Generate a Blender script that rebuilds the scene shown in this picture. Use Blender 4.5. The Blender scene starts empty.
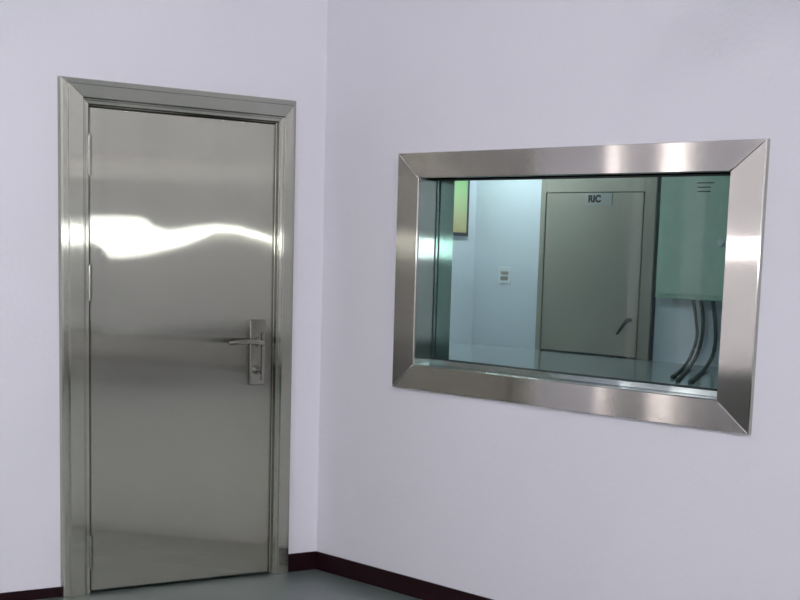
import bpy, bmesh, math
from mathutils import Vector, Matrix

S = bpy.context.scene
COL = S.collection
# ------------------------------------------------------------------ measures (metres)
CAM = Vector((-4.3514, -6.2798, 1.4484))
YAW, PITCH, ROLL, FPX, PCX, PCY = 0.8698, -0.1711, 0.0364, 1660.0, 472.6, 545.7
BBH = .0827
H = 3.30                       # ceiling height
XW, YB = -9.0, -11.0           # west wall, back wall of the near room
WT = 0.165                      # thickness of the wall that holds the window
FD, FYN, FYL, FZ = 11.5, -5.0, 12.70, 0.215     # far room: far wall, near end, left wall, floor level

# ------------------------------------------------------------------ helpers
def link(name, bm, mat, parent=None, smooth=False, bevel=0.0, seg=2):
    me = bpy.data.meshes.new(name)
    bmesh.ops.recalc_face_normals(bm, faces=bm.faces[:])
    bm.to_mesh(me); bm.free()
    me.materials.append(mat)
    if smooth:
        for p in me.polygons: p.use_smooth = True
    o = bpy.data.objects.new(name, me)
    COL.objects.link(o)
    if parent: o.parent = parent
    if bevel > 0:
        m = o.modifiers.new('bevel', 'BEVEL'); m.width = bevel; m.segments = seg
        m.limit_method = 'ANGLE'; m.angle_limit = math.radians(35)
    return o

def tag(o, label=None, cat=None, group=None, kind=None):
    if label: o['label'] = label
    if cat: o['category'] = cat
    if group: o['group'] = group
    if kind: o['kind'] = kind
    return o

def empty(name, loc=(0, 0, 0)):
    o = bpy.data.objects.new(name, None); COL.objects.link(o)
    o.location = loc; o.empty_display_size = .1
    return o

def box(bm, x0, x1, y0, y1, z0, z1):
    v = [bm.verts.new((x, y, z)) for x in (x0, x1) for y in (y0, y1) for z in (z0, z1)]
    for f in ((0,1,3,2),(4,6,7,5),(0,4,5,1),(2,3,7,6),(0,2,6,4),(1,5,7,3)):
        bm.faces.new([v[i] for i in f])

def cyl(bm, p0, p1, r, n=24, r1=None):
    p0, p1 = Vector(p0), Vector(p1); d = (p1-p0)
    q = d.to_track_quat('Z', 'Y').to_matrix().to_4x4()
    M = Matrix.Translation((p0+p1)/2) @ q
    bmesh.ops.create_cone(bm, cap_ends=True, segments=n, radius1=r, radius2=r if r1 is None else r1, depth=d.length, matrix=M)

def tube(bm, pts, r, n=12, flat=1.0):
    pts = [Vector(p) for p in pts]; rings = []
    for i, p in enumerate(pts):
        t = (pts[min(i+1, len(pts)-1)] - pts[max(i-1, 0)]).normalized()
        up = Vector((0,0,1)) if abs(t.z) < .9 else Vector((1,0,0))
        a = t.cross(up).normalized(); b = a.cross(t).normalized()
        rr = r[i] if isinstance(r, (list, tuple)) else r
        rings.append([bm.verts.new(p + a*rr*flat*math.cos(2*math.pi*k/n) + b*rr*math.sin(2*math.pi*k/n)) for k in range(n)])
    for A, B in zip(rings, rings[1:]):
        for k in range(n): bm.faces.new((A[k], A[(k+1)%n], B[(k+1)%n], B[k]))
    bm.faces.new(rings[0]); bm.faces.new(rings[-1][::-1])

def spline(P, n=14):
    P = [Vector(p) for p in P]; Q = [P[0]*2-P[1]] + P + [P[-1]*2-P[-2]]; out = []
    for i in range(1, len(Q)-2):
        a, b, c, d = Q[i-1:i+3]
        for k in range(n):
            t = k/n
            out.append(.5*((2*b)+(c-a)*t+(2*a-5*b+4*c-d)*t*t+(3*b-a-3*c+d)*t**3))
    out.append(P[-1]); return out

# ------------------------------------------------------------------ materials
def newmat(name):
    m = bpy.data.materials.new(name); m.use_nodes = True
    nt = m.node_tree; nt.nodes.clear()
    out = nt.nodes.new('ShaderNodeOutputMaterial')
    return m, nt, out

def N(nt, t, **kw):
    n = nt.nodes.new(t)
    for k, v in kw.items():
        if k in n.inputs: n.inputs[k].default_value = v
        else: setattr(n, k, v)
    return n

def paint(name, col, rough=.6, var=.03, scale=3., bump=.05, bscale=60., spec=.5, col2=None, metallic=0.):
    m, nt, out = newmat(name); L = nt.links
    b = N(nt, 'ShaderNodeBsdfPrincipled'); b.inputs['Roughness'].default_value = rough
    b.inputs['Metallic'].default_value = metallic
    b.inputs['Specular IOR Level'].default_value = spec
    g = N(nt, 'ShaderNodeNewGeometry')
    n = N(nt, 'ShaderNodeTexNoise'); n.inputs['Scale'].default_value = scale; n.inputs['Detail'].default_value = 4
    L.new(g.outputs['Position'], n.inputs['Vector'])
    r = N(nt, 'ShaderNodeMix', data_type='RGBA')
    a = [c*(1-var) for c in col]; c2 = col2 or [min(1, c*(1+var)) for c in col]
    r.inputs[6].default_value = (*a, 1); r.inputs[7].default_value = (*c2, 1)
    L.new(n.outputs['Fac'], r.inputs['Factor']); L.new(r.outputs[2], b.inputs['Base Color'])
    if bump:
        n2 = N(nt, 'ShaderNodeTexNoise'); n2.inputs['Scale'].default_value = bscale; n2.inputs['Detail'].default_value = 3
        L.new(g.outputs['Position'], n2.inputs['Vector'])
        bp = N(nt, 'ShaderNodeBump'); bp.inputs['Strength'].default_value = bump; bp.inputs['Distance'].default_value = .004
        L.new(n2.outputs['Fac'], bp.inputs['Height']); L.new(bp.outputs['Normal'], b.inputs['Normal'])
    L.new(b.outputs[0], out.inputs[0])
    return m

def steel(name, spread, groove, k=1.2, rough=.22, base=(.52, .51, .485), aniso=.9, even=False):
    """Brushed steel: fine grooves run along `groove`; each one tilts the surface along `spread`."""
    m, nt, out = newmat(name); L = nt.links
    b = N(nt, 'ShaderNodeBsdfPrincipled')
    b.inputs['Metallic'].default_value = 1.; b.inputs['Roughness'].default_value = rough
    b.inputs['Anisotropic'].default_value = aniso
    g = N(nt, 'ShaderNodeNewGeometry')
    T0 = N(nt, 'ShaderNodeVectorMath', operation='CROSS_PRODUCT'); T0.inputs[0].default_value = groove
    L.new(g.outputs['Normal'], T0.inputs[1])
    T = N(nt, 'ShaderNodeVectorMath', operation='NORMALIZE'); L.new(T0.outputs[0], T.inputs[0])
    L.new(T.outputs[0], b.inputs['Tangent'])
    mul = N(nt, 'ShaderNodeVectorMath', operation='MULTIPLY')
    mul.inputs[1].default_value = [2300.*(1-abs(groove[i])) + 700.*abs(groove[i]) for i in range(3)]
    L.new(g.outputs['Position'], mul.inputs[0])
    n = N(nt, 'ShaderNodeTexNoise'); n.inputs['Scale'].default_value = 1.; n.inputs['Detail'].default_value = 1.
    L.new(mul.outputs[0], n.inputs['Vector'])
    src = n.outputs['Fac']
    if even:                                   # a coarser, evenly scattering brush
        wn = N(nt, 'ShaderNodeTexWhiteNoise', noise_dimensions='3D'); L.new(mul.outputs[0], wn.inputs['Vector'])
        av = N(nt, 'ShaderNodeMix', data_type='FLOAT'); av.inputs['Factor'].default_value = .8
        L.new(n.outputs['Fac'], av.inputs[2]); L.new(wn.outputs['Value'], av.inputs[3]); src = av.outputs[0]
    s = N(nt, 'ShaderNodeMath', operation='SUBTRACT'); L.new(src, s.inputs[0]); s.inputs[1].default_value = .5
    s2 = N(nt, 'ShaderNodeMath', operation='MULTIPLY'); L.new(s.outputs[0], s2.inputs[0]); s2.inputs[1].default_value = k*2
    sc = N(nt, 'ShaderNodeVectorMath', operation='SCALE'); L.new(T.outputs[0], sc.inputs[0]); L.new(s2.outputs[0], sc.inputs['Scale'])
    ad = N(nt, 'ShaderNodeVectorMath', operation='ADD'); L.new(g.outputs['Normal'], ad.inputs[0]); L.new(sc.outputs[0], ad.inputs[1])
    nm = N(nt, 'ShaderNodeVectorMath', operation='NORMALIZE'); L.new(ad.outputs[0], nm.inputs[0])
    L.new(nm.outputs[0], b.inputs['Normal'])
    # slow unevenness of the sheet's colour
    n3 = N(nt, 'ShaderNodeTexNoise'); n3.inputs['Scale'].default_value = 3.; n3.inputs['Detail'].default_value = 3.
    L.new(g.outputs['Position'], n3.inputs['Vector'])
    r = N(nt, 'ShaderNodeMix', data_type='RGBA')
    r.inputs[6].default_value = (*[c*.95 for c in base], 1); r.inputs[7].default_value = (*[c*1.05 for c in base], 1)
    L.new(n3.outputs['Fac'], r.inputs['Factor']); L.new(r.outputs[2], b.inputs['Base Color'])
    L.new(b.outputs[0], out.inputs[0])
    return m

def emit(name, col, strength):
    m, nt, out = newmat(name)
    e = N(nt, 'ShaderNodeEmission'); e.inputs[0].default_value = (*col, 1); e.inputs[1].default_value = strength
    nt.links.new(e.outputs[0], out.inputs[0]); return m

def glass(name, tint):
    m, nt, out = newmat(name); L = nt.links
    t = N(nt, 'ShaderNodeBsdfTransparent'); t.inputs[0].default_value = (*tint, 1)
    g = N(nt, 'ShaderNodeBsdfGlossy'); g.inputs['Roughness'].default_value = .01
    f = N(nt, 'ShaderNodeFresnel'); f.inputs[0].default_value = 1.16
    mx = N(nt, 'ShaderNodeMixShader')
    gm = N(nt, 'ShaderNodeNewGeometry'); iv = N(nt, 'ShaderNodeMath', operation='SUBTRACT'); iv.inputs[0].default_value = 1.
    L.new(gm.outputs['Backfacing'], iv.inputs[1])
    ff = N(nt, 'ShaderNodeMath', operation='MULTIPLY'); L.new(f.outputs[0], ff.inputs[0]); L.new(iv.outputs[0], ff.inputs[1])
    L.new(ff.outputs[0], mx.inputs[0]); L.new(t.outputs[0], mx.inputs[1]); L.new(g.outputs[0], mx.inputs[2])
    L.new(mx.outputs[0], out.inputs[0]); return m

X_, Y_, Z_ = (1,0,0), (0,1,0), (0,0,1)
M_wall   = paint('wall_paint', (.78, .76, .81), .7, .02, 1.5, .25, 45.)
M_fwall  = paint('far_wall_paint', (.68, .725, .78), .7, .02, 1.5, .1)
M_ceil   = paint('ceiling_paint', (.80, .80, .84), .8, .02)
M_dark_board   = paint('added_board_paint', (.045, .052, .045), .5, .05)  # for unseen boards added so the steel mirrors something dark low down
M_floor  = paint('grey_green_floor', (.125, .155, .145), .33, .06, 6., .05, 30.)
M_ffloor = paint('far_floor', (.34, .38, .39), .16, .06, 6., 0)
M_base   = paint('dark_tile', (.014, .003, .005), .55, .2, 20., 0, spec=.15)
SB = (.50, .485, .45)
M_sdV  = steel('steel_vertical_brush_door', X_, Z_, k=.95, base=(.425, .415, .36), rough=.05, even=True)
M_frV  = steel('steel_vertical_brush_frame', X_, Z_, k=.70, base=(.425, .42, .36), rough=.07, even=True)
M_shX  = steel('steel_horizontal_brush_door', Z_, X_, k=.9, base=(.44, .45, .39), rough=.15)
M_wV   = steel('steel_vertical_brush_window', Y_, Z_, k=.6, base=(.50,.48,.445), rough=.1)
M_wH   = steel('steel_horizontal_brush_window', Z_, Y_, k=.75, base=(.49,.465,.435), rough=.12)
M_jamb = steel('reveal_steel_vertical', X_, Z_, k=.95, base=(.42, .52, .47), rough=.05, even=True)
M_sof  = steel('reveal_steel_horizontal', X_, Y_, k=.25, base=(.62, .68, .68), rough=.12)
M_bead = steel('bead_steel', X_, Y_, k=1.0, base=(.36, .41, .41), rough=.1)
M_seam = paint('polished_seam', (.72, .70, .68), .22, .03, 30., 0, metallic=1.)
M_hw   = paint('handle_steel', (.30, .295, .26), .17, .03, 30., 0, metallic=1.)
M_dark = paint('dark_gasket', (.02, .03, .03), .6, .1, 30., 0)
M_glass = glass('green_lead_glass', (.90, .975, .955))
M_fdoor = paint('far_door_metal', (.36, .335, .285), .45, .05, 4., 0, metallic=.3)
M_fedge = paint('far_door_edge', (.07, .08, .09), .5, .05, 4., 0)
M_gap  = paint('shadow_gap', (.01, .01, .01), .9, .0, 4., 0)
M_cab  = paint('green_enamel', (.46, .64, .51), .4, .08, 5., 0)
M_cabd = paint('green_enamel_door', (.50, .66, .54), .35, .12, 7., 0)
M_cable = paint('dark_cable', (.09, .11, .105), .6, .2, 20., 0)
M_white = paint('white_plastic', (.75, .78, .80), .4, .02, 20., 0)
M_ink  = paint('ink', (.012, .012, .012), .7, .0, 4., 0)
M_plate = paint('sign_plate', (.34, .35, .34), .5, .02, 4., 0)
M_lamp = paint('lamp_housing', (.7, .7, .7), .4, .02, 20., 0)

def gradient_poster():
    m, nt, out = newmat('poster_print'); L = nt.links
    b = N(nt, 'ShaderNodeBsdfPrincipled'); b.inputs['Roughness'].default_value = .4
    g = N(nt, 'ShaderNodeNewGeometry'); sx = N(nt, 'ShaderNodeSeparateXYZ'); L.new(g.outputs['Position'], sx.inputs[0])
    nz = N(nt, 'ShaderNodeTexNoise'); nz.inputs['Scale'].default_value = 5.; L.new(g.outputs['Position'], nz.inputs['Vector'])
    ad = N(nt, 'ShaderNodeMath', operation='MULTIPLY_ADD'); L.new(nz.outputs['Fac'], ad.inputs[0]); ad.inputs[1].default_value = .5; L.new(sx.outputs[2], ad.inputs[2])
    mr = N(nt, 'ShaderNodeMapRange'); mr.inputs[1].default_value = 2.0; mr.inputs[2].default_value = 2.85; L.new(ad.outputs[0], mr.inputs[0])
    cr = N(nt, 'ShaderNodeValToRGB'); e = cr.color_ramp.elements
    e[0].position = 0; e[0].color = (.50, .38, .20, 1); e[1].position = 1; e[1].color = (.28, .50, .22, 1)
    x = e.new(.35); x.color = (.50, .50, .28, 1); x = e.new(.6); x.color = (.40, .54, .28, 1)
    L.new(mr.outputs[0], cr.inputs[0]); L.new(cr.outputs[0], b.inputs['Base Color']); L.new(b.outputs[0], out.inputs[0]); return m
M_poster = gradient_poster()

# ------------------------------------------------------------------ room shells
def struct(name, bm, mat, label=None, **kw):
    o = link(name, bm, mat, **kw); o['kind'] = 'structure'
    if label: o['label'] = label
    return o

W_T0, W_T1, W_Z0, W_Z1 = .5674, 2.5729, .8925, 1.8735      # outer edge of the window surround
ML, MR, MT, MB = .145, .1547, .1045, .1056
O0, O1, OZ0, OZ1 = W_T0+ML, W_T1-MR, W_Z0+MB, W_Z1-MT       # the opening itself

bm = bmesh.new(); box(bm, XW-.2, .0, YB-.2, .15, -.1, 0); struct('floor', bm, M_floor, 'grey-green smooth floor of the near room')
bm = bmesh.new(); box(bm, XW-.2, .0, YB-.2, .15, H, H+.1); struct('ceiling', bm, M_ceil)
# wall with the door, opening left free for the door leaf
D0, D1, DT = 1.1618, .2667, 1.9976                         # door leaf from the corner, height
bm = bmesh.new()
slits = ((-1.875, -1.775), (-2.38, -2.17)); SZ0, SZ1 = .90, 2.35
box(bm, XW-.2, slits[1][0], 0, .15, 0, H); box(bm, slits[1][1], slits[0][0], 0, .15, 0, H); box(bm, slits[0][1], -1.23, 0, .15, 0, H)
for a_, b_ in slits: box(bm, a_, b_, 0, .15, 0, SZ0); box(bm, a_, b_, 0, .15, SZ1, H)
box(bm, -.215, 0, 0, .15, 0, H); box(bm, -1.23, -.215, 0, .15, 2.04, H)
struct('wall_left', bm, M_wall, 'white painted wall with the steel door')
# wall with the window
bm = bmesh.new()
A0, A1, AZ0, AZ1 = O0-.02, O1+.02, OZ0-.02, OZ1+.02
box(bm, 0, WT, -A0, FYL, 0, H); box(bm, 0, WT, YB-.2, -A1, 0, H)
box(bm, 0, WT, -A1, -A0, 0, AZ0); box(bm, 0, WT, -A1, -A0, AZ1, H)
struct('wall_right', bm, M_wall, 'white painted wall with the steel-framed viewing window')
# back and west walls of the near room: dark boards added to darken steel reflections, pale wall, a ribbon window in each
def ribbon_wall(name, plane, pos, a0, a1, w0, w1, wz0, wz1, board_top, mats, idx):
    def bx(bm, p, q, z0, z1, d0=.0, d1=.15):
        if plane == 'y': box(bm, p, q, pos-d1, pos-d0, z0, z1)
        else: box(bm, pos-d1, pos-d0, p, q, z0, z1)
    bm = bmesh.new()
    bx(bm, a0, a1, 0, wz0); bx(bm, a0, a1, wz1, H); bx(bm, a0, w0, wz0, wz1); bx(bm, w1, a1, wz0, wz1)
    struct(name, bm, mats)
    if board_top:
        bm = bmesh.new(); bx(bm, a0+.02, a1-.02, 0, board_top, -.012, .0)
        struct('added_dark_board_%d' % idx, bm, M_dark_board)
    w = empty('window_%d' % (idx+1)); w['kind'] = 'structure'
    bm = bmesh.new(); t = .03
    bx(bm, w0, w1, wz0, wz0+t, -.01, .08); bx(bm, w0, w1, wz1-t, wz1, -.01, .08)
    n = max(1, round((w1-w0)/1.4))
    for i in range(n+1):
        c = w0+(w1-w0)*i/n; c = min(max(c, w0+.015), w1-.015); bx(bm, c-.015, c+.015, wz0, wz1, -.01, .08)
    link('window_frame', bm, M_lamp, w)
    bm = bmesh.new(); bx(bm, w0, w1, wz0, wz1, .06, .07)
    link('bright_pane', bm, M_day, w)
M_slit = emit('frosted_daylight', (1., .93, .94), 3.2)
M_day = emit('daylight', (.93, .97, 1.0), 17.)
WZ = (1.44, 1.66)
ribbon_wall('wall_back', 'y', YB, XW, 0, -8.8, -4.9, WZ[0]-.03, WZ[1]+.03, .55, M_wall, 1)
bm = bmesh.new(); box(bm, XW-.15, XW, YB, 0, 0, H); struct('wall_west', bm, M_wall)
bm = bmesh.new(); box(bm, XW, XW+.012, YB+.02, -.02, 0, .30); struct('added_dark_board_2', bm, M_dark_board)
bm = bmesh.new(); box(bm, XW+.02, -1.80, -.020, -.0, BBH+.001, .87); struct('added_dark_board_3', bm, M_dark_board)  # unseen board, added for the dark step mirrored in the window surround
bm = bmesh.new(); box(bm, -.020, .0, YB+.02, -2.95, BBH+.001, .65); struct('added_dark_board_4', bm, M_dark_board)  # unseen board, added to darken what the lower door leaf mirrors
for i_, (a_, b_) in enumerate(slits):
    w = empty('window_%d' % (i_+3)); w['kind'] = 'structure'
    bm = bmesh.new(); t_ = .012
    for x0, x1, z0, z1 in ((a_, b_, SZ0, SZ0+t_), (a_, b_, SZ1-t_, SZ1), (a_, a_+t_, SZ0+t_, SZ1-t_), (b_-t_, b_, SZ0+t_, SZ1-t_)): box(bm, x0, x1, -.006, .03, z0, z1)
    link('window_frame', bm, M_lamp, w)
    bm = bmesh.new(); box(bm, a_+t_, b_-t_, .012, .02, SZ0+t_, SZ1-t_); link('bright_pane', bm, M_slit, w)
# far room
bm = bmesh.new(); box(bm, WT, FD+.15, FYN, FYL, FZ-.1, FZ); struct('floor', bm, M_ffloor, 'shiny grey floor of the room beyond the window')
bm = bmesh.new(); box(bm, WT, FD+.15, FYN-.15, FYL+.15, 3.42, 3.5); struct('ceiling', bm, M_ceil)
bm = bmesh.new(); box(bm, 0, WT, YB-.2, FYL, H+.1, 3.5); struct('wall_above', bm, M_wall)
bm = bmesh.new(); box(bm, FD, FD+.15, FYN, FYL+.15, FZ, 3.4); struct('wall_far', bm, M_fwall, 'pale blue-white wall seen through the window')
bm = bmesh.new(); box(bm, WT, FD, FYL, FYL+.15, FZ, 3.4); struct('wall_far_left', bm, M_fwall)
bm = bmesh.new(); box(bm, WT, FD, FYN-.15, FYN, FZ, 3.4); struct('wall_far_right', bm, M_fwall)

# skirting
BBH, BT = .0827, .012
def skirting(name, x0, x1, y0, y1, label, top=BBH):
    bm = bmesh.new(); box(bm, x0, x1, y0, y1, 0, top); struct(name, bm, M_base, label, bevel=.002)
skirting('baseboard_left', XW, -1.289, -BT, 0, 'near-black tile skirting left of the steel door', .042)
skirting('baseboard_corner', -.1720, -BT, -BT, 0, 'short near-black skirting between steel door and corner')
skirting('baseboard_right', -BT, 0, YB, 0, 'near-black skirting under the viewing window')

# ------------------------------------------------------------------ steel door
door = empty('door_1', (-.72, 0, 0)); door['kind'] = 'structure'
door['label'] = 'brushed stainless steel door with a lever handle, closed'
def dpar(o): o.parent = door; o.matrix_parent_inverse = Matrix.Translation((.72, 0, 0)); return o

# frame: a stepped profile swept round three sides, (inward, outward)
F0, F1, FT = 1.2878, .1730, 2.1
prof = [(0, 0), (0, .026), (.006, .032), (.026, .034), (.030, .042), (.090, .044), (.096, .034),
        (.101, .034), (.104, .030), (.119, .030), (.123, .012), (.128, .010), (.128, -.06)]
def member(name, mat, which):
    bm = bmesh.new(); A, B = [], []
    for u, h in prof:
        uz = u*.80
        if which == 'l': a, b = (-F0+u, -h, 0), (-F0+u, -h, FT-uz)
        elif which == 'r': a, b = (-F1-u*.735, -h, 0), (-F1-u*.735, -h, FT-uz)
        else: a, b = (-F0+u, -h, FT-uz), (-F1-u*.735, -h, FT-uz)
        A.append(bm.verts.new(a)); B.append(bm.verts.new(b))
    for i in range(len(prof)-1): bm.faces.new((A[i], A[i+1], B[i+1], B[i]))
    bm.faces.new((A[0], B[0], B[-1], A[-1]))
    bm.faces.new(A); bm.faces.new(B[::-1])
    return dpar(link(name, bm, mat, bevel=.0012))
member('frame_jamb', M_frV, 'l'); member('frame_jamb', M_frV, 'r'); member('frame_head', M_shX, 't')

# door leaf: a slightly buckled sheet (millimetres deep), bent to shape its highlight
LEAF_Y = -.012
def leaf():
    x0, x1, z0, z1 = -D0+.004, -.2705, .012, DT-.004
    # per column: upper and lower edge the highlight should get from the bend
    key = [(-1.163, 1.563, 1.463), (-1.123, 1.565, 1.452), (-1.070, 1.567, 1.400), (-0.996, 1.570, 1.396), (-0.913, 1.566, 1.410),
           (-0.852, 1.530, 1.425), (-0.796, 1.518, 1.439), (-0.729, 1.528, 1.457), (-0.652, 1.543, 1.488), (-0.568, 1.552, 1.525),
           (-0.459, 1.547, 1.525), (-0.382, 1.530, 1.508), (-0.270, 1.507, 1.487)]
    def at(x, j):
        if x <= key[0][0]: return key[0][j]
        for a, b in zip(key, key[1:]):
            if x <= b[0]:
                t = (x-a[0])/(b[0]-a[0]); t = t*t*(3-2*t); return a[j]*(1-t)+b[j]*t
        return key[-1][j]
    L1, L2, zs0, zs1, h = 7.2, 13.2, WZ[0], WZ[1], CAM.z
    nx, nz = 72, 420
    bm = bmesh.new(); grid = []
    for i in range(nx+1):
        x = x0+(x1-x0)*i/nx
        zt, zb = at(x, 1), at(x, 2)
        gt = ((zs1-zt)/L2-(zt-h)/L1)/1.8; gb = ((zs0-zb)/L2-(zb-h)/L1)/1.8
        def g(z):
            if z > zt: return gt*math.exp(-(z-zt)/.30)
            if z < zb: return gb*math.exp(-(zb-z)/.30)
            return gb+(gt-gb)*(z-zb)/(zt-zb)
        d = 0.; col = []; zz = [z0+(z1-z0)*k/nz for k in range(nz+1)]
        D = [0.]
        for k in range(nz): D.append(D[-1]+g((zz[k]+zz[k+1])/2)*(zz[k+1]-zz[k]))
        for k in range(nz+1):
            # tie both ends back to the flat sheet
            dd = D[k]-D[-1]*k/nz*0 - D[nz//2]*0
            col.append(bm.verts.new((x, LEAF_Y+(dd-D[0])*DSIGN, zz[k])))
        grid.append(col)
    for i in range(nx):
        for k in range(nz):
            bm.faces.new((grid[i][k], grid[i+1][k], grid[i+1][k+1], grid[i][k+1]))
    # edges turned back and a rear sheet
    def skirt(vs, close=False):
        back = [bm.verts.new((v.co.x, .035, v.co.z)) for v in vs]
        for a, b, c, d in zip(vs, vs[1:], back[1:], back): bm.faces.new((a, b, c, d))
    rim = [grid[i][0] for i in range(nx+1)]+[grid[nx][k] for k in range(1, nz+1)]+[grid[i][nz] for i in range(nx-1, -1, -1)]+[grid[0][k] for k in range(nz-1, -1, -1)]
    skirt(rim)
    a = [bm.verts.new(p) for p in ((x0, .035, z0), (x1, .035, z0), (x1, .035, z1), (x0, .035, z1))]
    bm.faces.new(a)
    o = link('door_leaf', bm, M_sdV)
    me = o.data
    for p in me.polygons:
        if abs(p.normal.y) > .9: p.use_smooth = True
    if me.polygons[0].normal.y > 0: me.flip_normals()
    return dpar(o)
DSIGN = 1.0
leaf()
bm = bmesh.new(); box(bm, -1.225, -.22, .036, .06, 0, 2.03); dpar(link('rebate_back', bm, M_gap))
bm = bmesh.new(); box(bm, -D0-.0065, -D0+.0035, -.0165, .0, .012, DT-.002); dpar(link('hinge_gap', bm, M_gap))
for za, zb in ((1.726, 1.884), (1.226, 1.367), (.109, .250)):
    bm = bmesh.new()
    n = 3; hgt = (zb-za)/n
    for k in range(n): cyl(bm, (-D0-.002, -.026, za+k*hgt+.001), (-D0-.002, -.026, za+(k+1)*hgt-.001), .0085, 20)
    cyl(bm, (-D0-.002, -.026, za-.004), (-D0-.002, -.026, zb+.004), .0055, 16)
    box(bm, -D0-.014, -D0+.012, -.020, -.012, za, zb)
    dpar(link('hinge', bm, M_hw, smooth=False, bevel=.0008))

# lever handle on a long plate
PX0, PX1, PZ0, PZ1 = -.392, -.312, .862, 1.150
bm = bmesh.new(); box(bm, PX0, PX1, -.024, -.008, PZ0, PZ1)
plate = dpar(link('handle_plate', bm, M_hw, bevel=.006, seg=3))
def sub(name, bm, mat, parent, **kw):
    o = link(name, bm, mat, **kw); o.parent = parent; o.matrix_parent_inverse = Matrix.Identity(4)
    return o
bm = bmesh.new(); box(bm, PX1-.022, PX1-.008, -.030, -.023, .885, 1.095); sub('plate_rib', bm, M_hw, plate, bevel=.003)
xc = -.352
bm = bmesh.new(); cyl(bm, (xc, -.023, 1.052), (xc, -.034, 1.052), .021, 32, .018)
cyl(bm, (xc, -.03, 1.052), (xc, -.062, 1.052), .011, 24)
pts = spline([(xc+.006, -.060, 1.052), (xc-.02, -.066, 1.054), (xc-.07, -.068, 1.057), (xc-.130, -.066, 1.054), (xc-.168, -.056, 1.051)], 8)
tube(bm, pts, [.0125]*6+[.0125-.003*min(1, (i-6)/20) for i in range(6, len(pts))], 16, .8)
sub('lever', bm, M_hw, plate, smooth=True)
bm = bmesh.new(); cyl(bm, (xc, -.023, .930), (xc, -.032, .930), .020, 32, .019); sub('lock_rose', bm, M_hw, plate, bevel=.002)
bm = bmesh.new(); cyl(bm, (xc, -.031, .930), (xc, -.048, .930), .010, 24); box(bm, xc-.005, xc+.005, -.066, -.046, .914, .946)
sub('thumb_turn', bm, M_hw, plate, bevel=.002)

# ------------------------------------------------------------------ viewing window
win = empty('window_1', (0, -(W_T0+W_T1)/2, W_Z0)); win['kind'] = 'structure'
win['label'] = 'viewing window with a wide mitred stainless steel surround and greenish glass'
winv = Matrix.Translation(-win.location)
def wpar(o): o.parent = win; o.matrix_parent_inverse = winv; return o
FH = .018
def wmember(which, mat):
    """One mitred length of the surround, with a rounded inner edge and folded outer edge."""
    # (t along the inset fraction 0 outer .. 1 inner, height off the wall)
    pr = [(0, 0), (0, FH*.8), (.02, FH), (.965, FH), (.99, FH*.8), (1., FH*.35), (1., -.001)]
    def P(f, h, c):
        t = (W_T0+ML*f) if c[0] == 0 else (W_T1-MR*f)
        z = (W_Z0+MB*f) if c[1] == 0 else (W_Z1-MT*f)
        return (-h, -t, z)
    ends = {'l': ((0,0),(0,1)), 'r': ((1,0),(1,1)), 't': ((0,1),(1,1)), 'b': ((0,0),(1,0))}[which]
    bm = bmesh.new(); A = [bm.verts.new(P(f, h, ends[0])) for f, h in pr]; B = [bm.verts.new(P(f, h, ends[1])) for f, h in pr]
    for i in range(len(pr)-1): bm.faces.new((A[i], A[i+1], B[i+1], B[i]))
    bm.faces.new((A[0], B[0], B[-1], A[-1])); bm.faces.new(A); bm.faces.new(B[::-1])
    return wpar(link('surround_'+{'l':'jamb','r':'jamb','t':'head','b':'base'}[which], bm, mat))
wmember('l', M_wV); wmember('r', M_wV); wmember('t', M_wH); wmember('b', M_wH)
for (a, b) in (((W_T0, W_Z1), (O0, OZ1)), ((W_T1, W_Z1), (O1, OZ1)), ((W_T0, W_Z0), (O0, OZ0)), ((W_T1, W_Z0), (O1, OZ0))):
    bm = bmesh.new(); v = Vector((0, -(b[0]-a[0]), b[1]-a[1])); p = Vector((-FH, -a[0], a[1]))
    tube(bm, [p+v*(.03+.94*k/8) for k in range(9)], .0032, 10)
    wpar(link('weld_seam', bm, M_seam, smooth=True))
# reveal lining
GX0, GX1 = .082, .094
bm = bmesh.new(); box(bm, -.008, WT+.01, -O0-.0006, -O0+.012, OZ0, OZ1); wpar(link('reveal_jamb', bm, M_jamb))
bm = bmesh.new(); box(bm, -.004, WT+.01, -O1-.012, -O1, OZ0, OZ1); wpar(link('reveal_jamb', bm, M_jamb))
bm = bmesh.new(); box(bm, -.004, WT+.01, -O1, -O0, OZ1, OZ1+.012); wpar(link('reveal_head', bm, M_jamb))
bm = bmesh.new(); box(bm, -.006, WT+.01, -O1, -O0, OZ0-.012, OZ0+.0005); wpar(link('sill', bm, M_sof))
for x0, x1 in ((GX0-.014, GX0), (GX1, GX1+.014)):
    bm = bmesh.new(); box(bm, x0, x1, -O1+.001, -O0-.001, OZ0+.0005, OZ0+.022); wpar(link('glazing_bead', bm, M_bead, bevel=.002))
# dark glazing gasket round the pane
bm = bmesh.new(); g = .005; zs = OZ0+.022
for x0, x1 in ((GX0-.006, GX0), (GX1, GX1+.006)):
    box(bm, x0, x1, -O1, -O0, zs, zs+g); box(bm, x0, x1, -O1, -O0, OZ1-g, OZ1)
    box(bm, x0, x1, -O0-g*.6, -O0, zs+g, OZ1-g); box(bm, x0, x1, -O1, -O1+g*.6, zs+g, OZ1-g)
wpar(link('gasket', bm, M_dark))
bm = bmesh.new(); box(bm, GX0, GX1, -O1+.001, -O0-.001, zs, OZ1-.001); wpar(link('pane', bm, M_glass))

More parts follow.
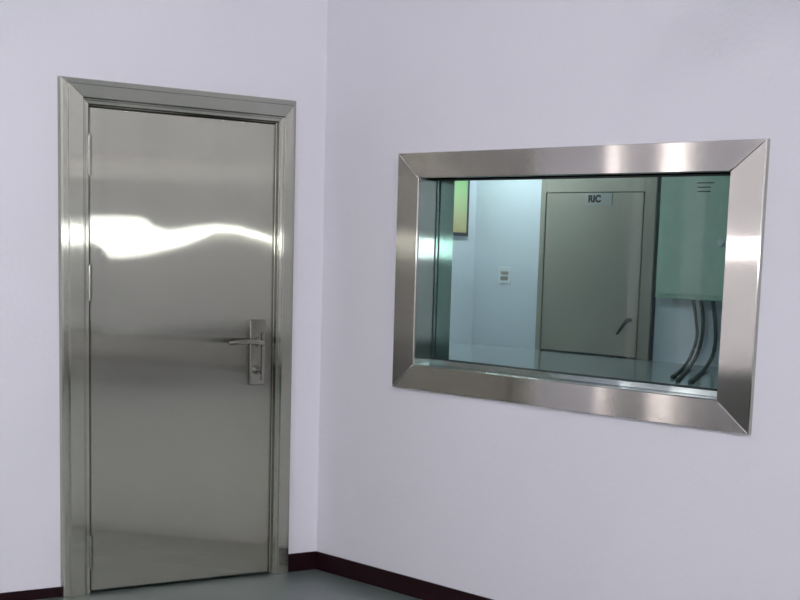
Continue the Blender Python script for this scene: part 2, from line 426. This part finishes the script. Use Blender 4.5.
# ------------------------------------------------------------------ room beyond the glass: placed on its far wall
def ray(px, py):
    f = Vector((math.cos(YAW)*math.cos(PITCH), math.sin(YAW)*math.cos(PITCH), math.sin(PITCH)))
    r = f.cross(Vector((0,0,1))).normalized(); u = r.cross(f)
    r2 = r*math.cos(ROLL)+u*math.sin(ROLL); u2 = -r*math.sin(ROLL)+u*math.cos(ROLL)
    return f+r2*((px-PCX)/FPX)-u2*((py-PCY)/FPX), r2, u2, f
def onX(px, py, x): d = ray(px, py)[0]; return CAM+d*((x-CAM.x)/d.x)

d2y0, d2y1 = 8.94, 11.42                       # outer frame right and left ends on the far wall
d2 = empty('door_2', (FD, (d2y0+d2y1)/2, FZ)); d2['kind'] = 'structure'
d2['label'] = 'grey metal door in the room beyond the window, with a small sign'
d2inv = Matrix.Translation(-d2.location)
def d2par(o): o.parent = d2; o.matrix_parent_inverse = d2inv; return o
DX = FD-.08                                    # face of its projecting frame
pl, pr_, ptop = onX(543.7, 250, DX).y, onX(641.5, 260, DX).y, onX(600, 192, DX).z
fl, fr = onX(538.8, 250, DX).y, onX(653.5, 250, DX).y
bm = bmesh.new()
box(bm, DX, FD, pl, fl, FZ, 2.62); box(bm, DX, FD, fr, pr_, FZ, 2.62); box(bm, DX, FD, pr_, pl, ptop, 2.62)
d2par(link('door_frame', bm, M_fdoor, bevel=.004))
bm = bmesh.new(); box(bm, DX+.02, FD, fr-.012, fr-.001, FZ, 2.62); d2par(link('frame_side_shade', bm, M_fedge))  # dark strip painted in as the shade on the frame's side
bm = bmesh.new(); box(bm, DX+.05, DX+.075, pr_, pl, FZ+.01, ptop); d2par(link('rebate_back', bm, M_gap))
bm = bmesh.new(); box(bm, DX+.012, DX+.05, pr_+.03, pl-.008, FZ+.02, ptop-.008); d2par(link('door_leaf', bm, M_fdoor, bevel=.004))
h = onX(630, 320, DX); h2 = onX(620, 334, DX)
bm = bmesh.new(); cyl(bm, (DX+.012, h.y, h.z), (DX-.055, h.y, h.z), .022, 20)
tube(bm, [(DX-.05, h.y, h.z), (DX-.06, (h.y*2+h2.y)/3, (h.z*2+h2.z)/3), (DX-.06, h2.y, h2.z)], [.024, .022, .016], 12)
hd = d2par(link('lever_handle', bm, M_fedge, smooth=True))
# sign
s0 = onX(585.5, 193.5, DX+.011); s1 = onX(612, 205, DX+.011)
bm = bmesh.new(); box(bm, DX+.006, DX+.0115, s1.y, s0.y, s1.z, s0.z); sg = d2par(link('sign', bm, M_plate))
def text(name, body, size, loc, mat, parent, inv, sx=1., off=.0):
    cu = bpy.data.curves.new(name, 'FONT'); cu.body = body; cu.size = size; cu.extrude = .0008; cu.offset = off
    o = bpy.data.objects.new(name, cu); COL.objects.link(o)
    cu.materials.append(mat)
    # reads left to right along -y, faces -x
    R = Matrix(((0, 0, -1), (-1, 0, 0), (0, 1, 0))).to_4x4()
    o.matrix_world = Matrix.Translation(loc) @ R @ Matrix.Diagonal((sx, 1, 1, 1))
    bpy.context.view_layer.update()
    me = bpy.data.meshes.new_from_object(o); mw = o.matrix_world.copy()
    me.transform(mw); bpy.data.objects.remove(o)
    q = bpy.data.objects.new(name, me); COL.objects.link(q)
    q.parent = parent; q.matrix_parent_inverse = inv
    return q
t0 = onX(588, 202, DX+.005)
text('sign_text', 'RIC', .125, t0, M_ink, sg, d2inv, 1.25, .0065)
sg.matrix_parent_inverse = d2inv
for c in sg.children: c.matrix_parent_inverse = Matrix.Identity(4)

# green switch cabinet
CX = FD-.28
c0 = onX(657.5, 250, CX).y; ctop = 2.62; cbot = onX(690, 299.5, CX).z; c1 = onX(737, 250, CX).y-.35
cab = empty('electrical_cabinet', (CX+.14, (c0+c1)/2, cbot))
tag(cab, 'green metal cabinet on the wall right of the grey door, seen through the glass', 'cabinet')
ci = Matrix.Translation(-cab.location)
def cpar(o): o.parent = cab; o.matrix_parent_inverse = ci; return o
bm = bmesh.new(); box(bm, CX, FD-.001, c1, c0, cbot, ctop); cpar(link('cabinet_body', bm, M_cab, bevel=.01))
bm = bmesh.new(); box(bm, CX-.022, CX-.001, c1+.05, c0-.06, cbot+.06, ctop-.10); cd = cpar(link('cabinet_door', bm, M_cabd, bevel=.006))
k = onX(721.5, 243, CX-.03)
bm = bmesh.new(); cyl(bm, (CX-.02, k.y, k.z), (CX-.06, k.y, k.z), .045, 20)
kn = link('knob', bm, M_white, smooth=False, bevel=.004); kn.parent = cd
# three rows of small dark strokes, as on the photographed label
a = onX(696, 182.5, CX-.024)
for r_ in range(3):
    bm = bmesh.new()
    for q in range(4 if r_ == 0 else 3):
        y = a.y-.015-q*.07-(.02 if r_ else 0); z = a.z-r_*.052
        box(bm, CX-.0245, CX-.0225, y-.075, y, z-.012, z)
    lb = link('door_lettering', bm, M_ink); lb.parent = cd

# cables leaving the cabinet
FLO = FZ+.022
def floorpt(px, py):
    d = ray(px, py)[0]; return CAM+d*((FLO-CAM.z)/d.z)
def cable(pix, rad, label, grp='cables under the green cabinet'):
    pts = []
    for i, (px, py) in enumerate(pix):
        if py < 360: p = onX(px, py, FD-.13+.0*i)
        else: p = floorpt(px, py)
        pts.append(p)
    pts[0].z = cbot-.014
    bm = bmesh.new(); tube(bm, spline(pts, 10), rad, 12)
    o = link('cable', bm, M_cable, smooth=True)
    return tag(o, label, 'cable', grp)
cable([(693.5,300),(696,318),(697,336),(692,353),(684,367),(672,377)], .021, 'dark cable farthest left of those hanging from the green cabinet')
cable([(701,300),(703,318),(702,338),(697,355),(688,369),(677,380)], .024, 'middle dark cable hanging from the green cabinet to the floor')
cable([(713,300),(715,320),(715.5,340),(712,357),(703,371),(690,382)], .025, 'dark cable farthest right of those hanging from the green cabinet')

# wall switch
s = onX(505.5, 269, FD); e = onX(512, 283, FD)
sw = empty('wall_switch', (FD, s.y, s.z-.15)); tag(sw, 'small square wall switch on the pale wall left of the grey door', 'switch')
y0, y1, z0, z1 = onX(511.5, 275, FD).y, onX(499.5, 275, FD).y, onX(505, 283.5, FD).z, onX(505, 267, FD).z
bm = bmesh.new(); box(bm, FD-.018, FD, y0, y1, z0, z1); o = link('switch_plate', bm, M_white, bevel=.004); o.parent = sw; o.matrix_parent_inverse = Matrix.Translation(-sw.location)
bm = bmesh.new(); zm = (z0+z1)/2
box(bm, FD-.026, FD-.017, y0+.05, y1-.05, zm+.015, z1-.06); box(bm, FD-.026, FD-.017, y0+.05, y1-.05, z0+.05, zm-.015)
o = link('rocker', bm, M_fdoor, bevel=.003); o.parent = sw; o.matrix_parent_inverse = Matrix.Translation(-sw.location)

# yellow-green poster on the left wall of the far room
def onY(px, py, y): d = ray(px, py)[0]; return CAM+d*((y-CAM.y)/d.y)
PYW = FYL-.06
a = onY(449, 210, PYW).x; b = onY(467, 210, PYW).x; zb = onY(460, 232.5, PYW).z; zt = 3.0
ps = empty('framed_poster', ((a+b)/2, FYL, zb)); tag(ps, 'tall yellow-green framed poster at the left edge of the view through the glass', 'poster')
pi_ = Matrix.Translation(-ps.location)
bm = bmesh.new(); box(bm, a, b+.05, PYW+.012, FYL, zb-.05, zt); o = link('poster_frame', bm, M_fedge, bevel=.004); o.parent = ps; o.matrix_parent_inverse = pi_
bm = bmesh.new(); box(bm, a+.02, b, PYW, PYW+.014, zb, zt-.03); o = link('poster_sheet', bm, M_poster); o.parent = ps; o.matrix_parent_inverse = pi_

# ------------------------------------------------------------------ lamps
def wall_lamp(x, w_, h_, z, strength, label):
    e = empty('wall_lamp', (x, 0, z)); tag(e, label, 'wall lamp')
    inv = Matrix.Translation(-e.location)
    bm = bmesh.new(); box(bm, x-w_/2-.01, x+w_/2+.01, -.03, -.001, z-h_/2-.01, z+h_/2+.01); o = link('housing', bm, M_lamp, bevel=.003); o.parent = e; o.matrix_parent_inverse = inv
    bm = bmesh.new(); box(bm, x-w_/2, x+w_/2, -.045, -.0305, z-h_/2, z+h_/2); o = link('diffuser', bm, emit('wall_lamp_glow', (1, .93, .93), strength)); o.parent = e; o.matrix_parent_inverse = inv
wall_lamp(-3.2, .30, .12, 1.56, 22, 'glowing wall lamp far left of the steel door')
def tube_light(x, y, z, ceil, strength, label, grp, col=(.97, .97, 1), ln=1.2):
    e = empty('ceiling_light', (x, y, ceil)); tag(e, label, 'ceiling light', grp)
    inv = Matrix.Translation(-e.location)
    def p(o): o.parent = e; o.matrix_parent_inverse = inv
    bm = bmesh.new(); box(bm, x-ln/2-.04, x+ln/2+.04, y-.03, y+.03, z+.04, z+.09); p(link('housing', bm, M_lamp, bevel=.004))
    for s_ in (-1, 1):
        bm = bmesh.new(); cyl(bm, (x+s_*ln*.4, y, z+.085), (x+s_*ln*.4, y, ceil), .006, 10); p(link('rod', bm, M_lamp))
        bm = bmesh.new(); box(bm, x+s_*(ln/2+.015)-.015, x+s_*(ln/2+.015)+.015, y-.02, y+.02, z-.03, z+.045); p(link('socket', bm, M_lamp))
    bm = bmesh.new(); cyl(bm, (x-ln/2, y, z), (x+ln/2, y, z), .028, 20); p(link('tube', bm, emit('tube_glow', col, strength), smooth=False))
NG, FG = 'hanging tube lights of the near room', 'hanging tube lights of the far room'
tube_light(-2.8, -3.5, 2.62, H, 64, 'hanging tube light nearest the steel door', NG)
tube_light(-3.2, -9.0, 3.18, H, 285, 'hanging tube light behind the viewpoint', NG)
tube_light(-7.2, -5.0, 3.18, H, 285, 'hanging tube light by the west wall', NG)
tube_light(10.5, 11.6, 3.25, 3.4, 74, 'hanging tube light before the grey door beyond the glass', FG, (.90, .97, 1), 1.0)
tube_light(6.5, 6.0, 3.1, 3.4, 85, 'hanging tube light in the middle of the far room', FG, (.88, .97, 1), 1.6)

w = bpy.data.worlds.new('world'); S.world = w; w.use_nodes = True
w.node_tree.nodes['Background'].inputs[0].default_value = (.6, .7, .8, 1); w.node_tree.nodes['Background'].inputs[1].default_value = .2

# ------------------------------------------------------------------ camera
_, r2, u2, f = ray(400, 300)
cd_ = bpy.data.cameras.new('camera'); co = bpy.data.objects.new('camera', cd_); COL.objects.link(co)
Mx = Matrix((r2, u2, -f)).transposed().to_4x4(); Mx.translation = CAM; co.matrix_world = Mx
cd_.sensor_fit = 'HORIZONTAL'; cd_.sensor_width = 36; cd_.lens = FPX*36/800
cd_.shift_x = (400-PCX)/800; cd_.shift_y = (PCY-300)/800; cd_.clip_end = 200; cd_.clip_start = .05
S.camera = co
vs = S.view_settings; vs.view_transform = 'Standard'; vs.look = 'None'; vs.gamma = 1; vs.use_curve_mapping = False; vs.exposure = 0.77
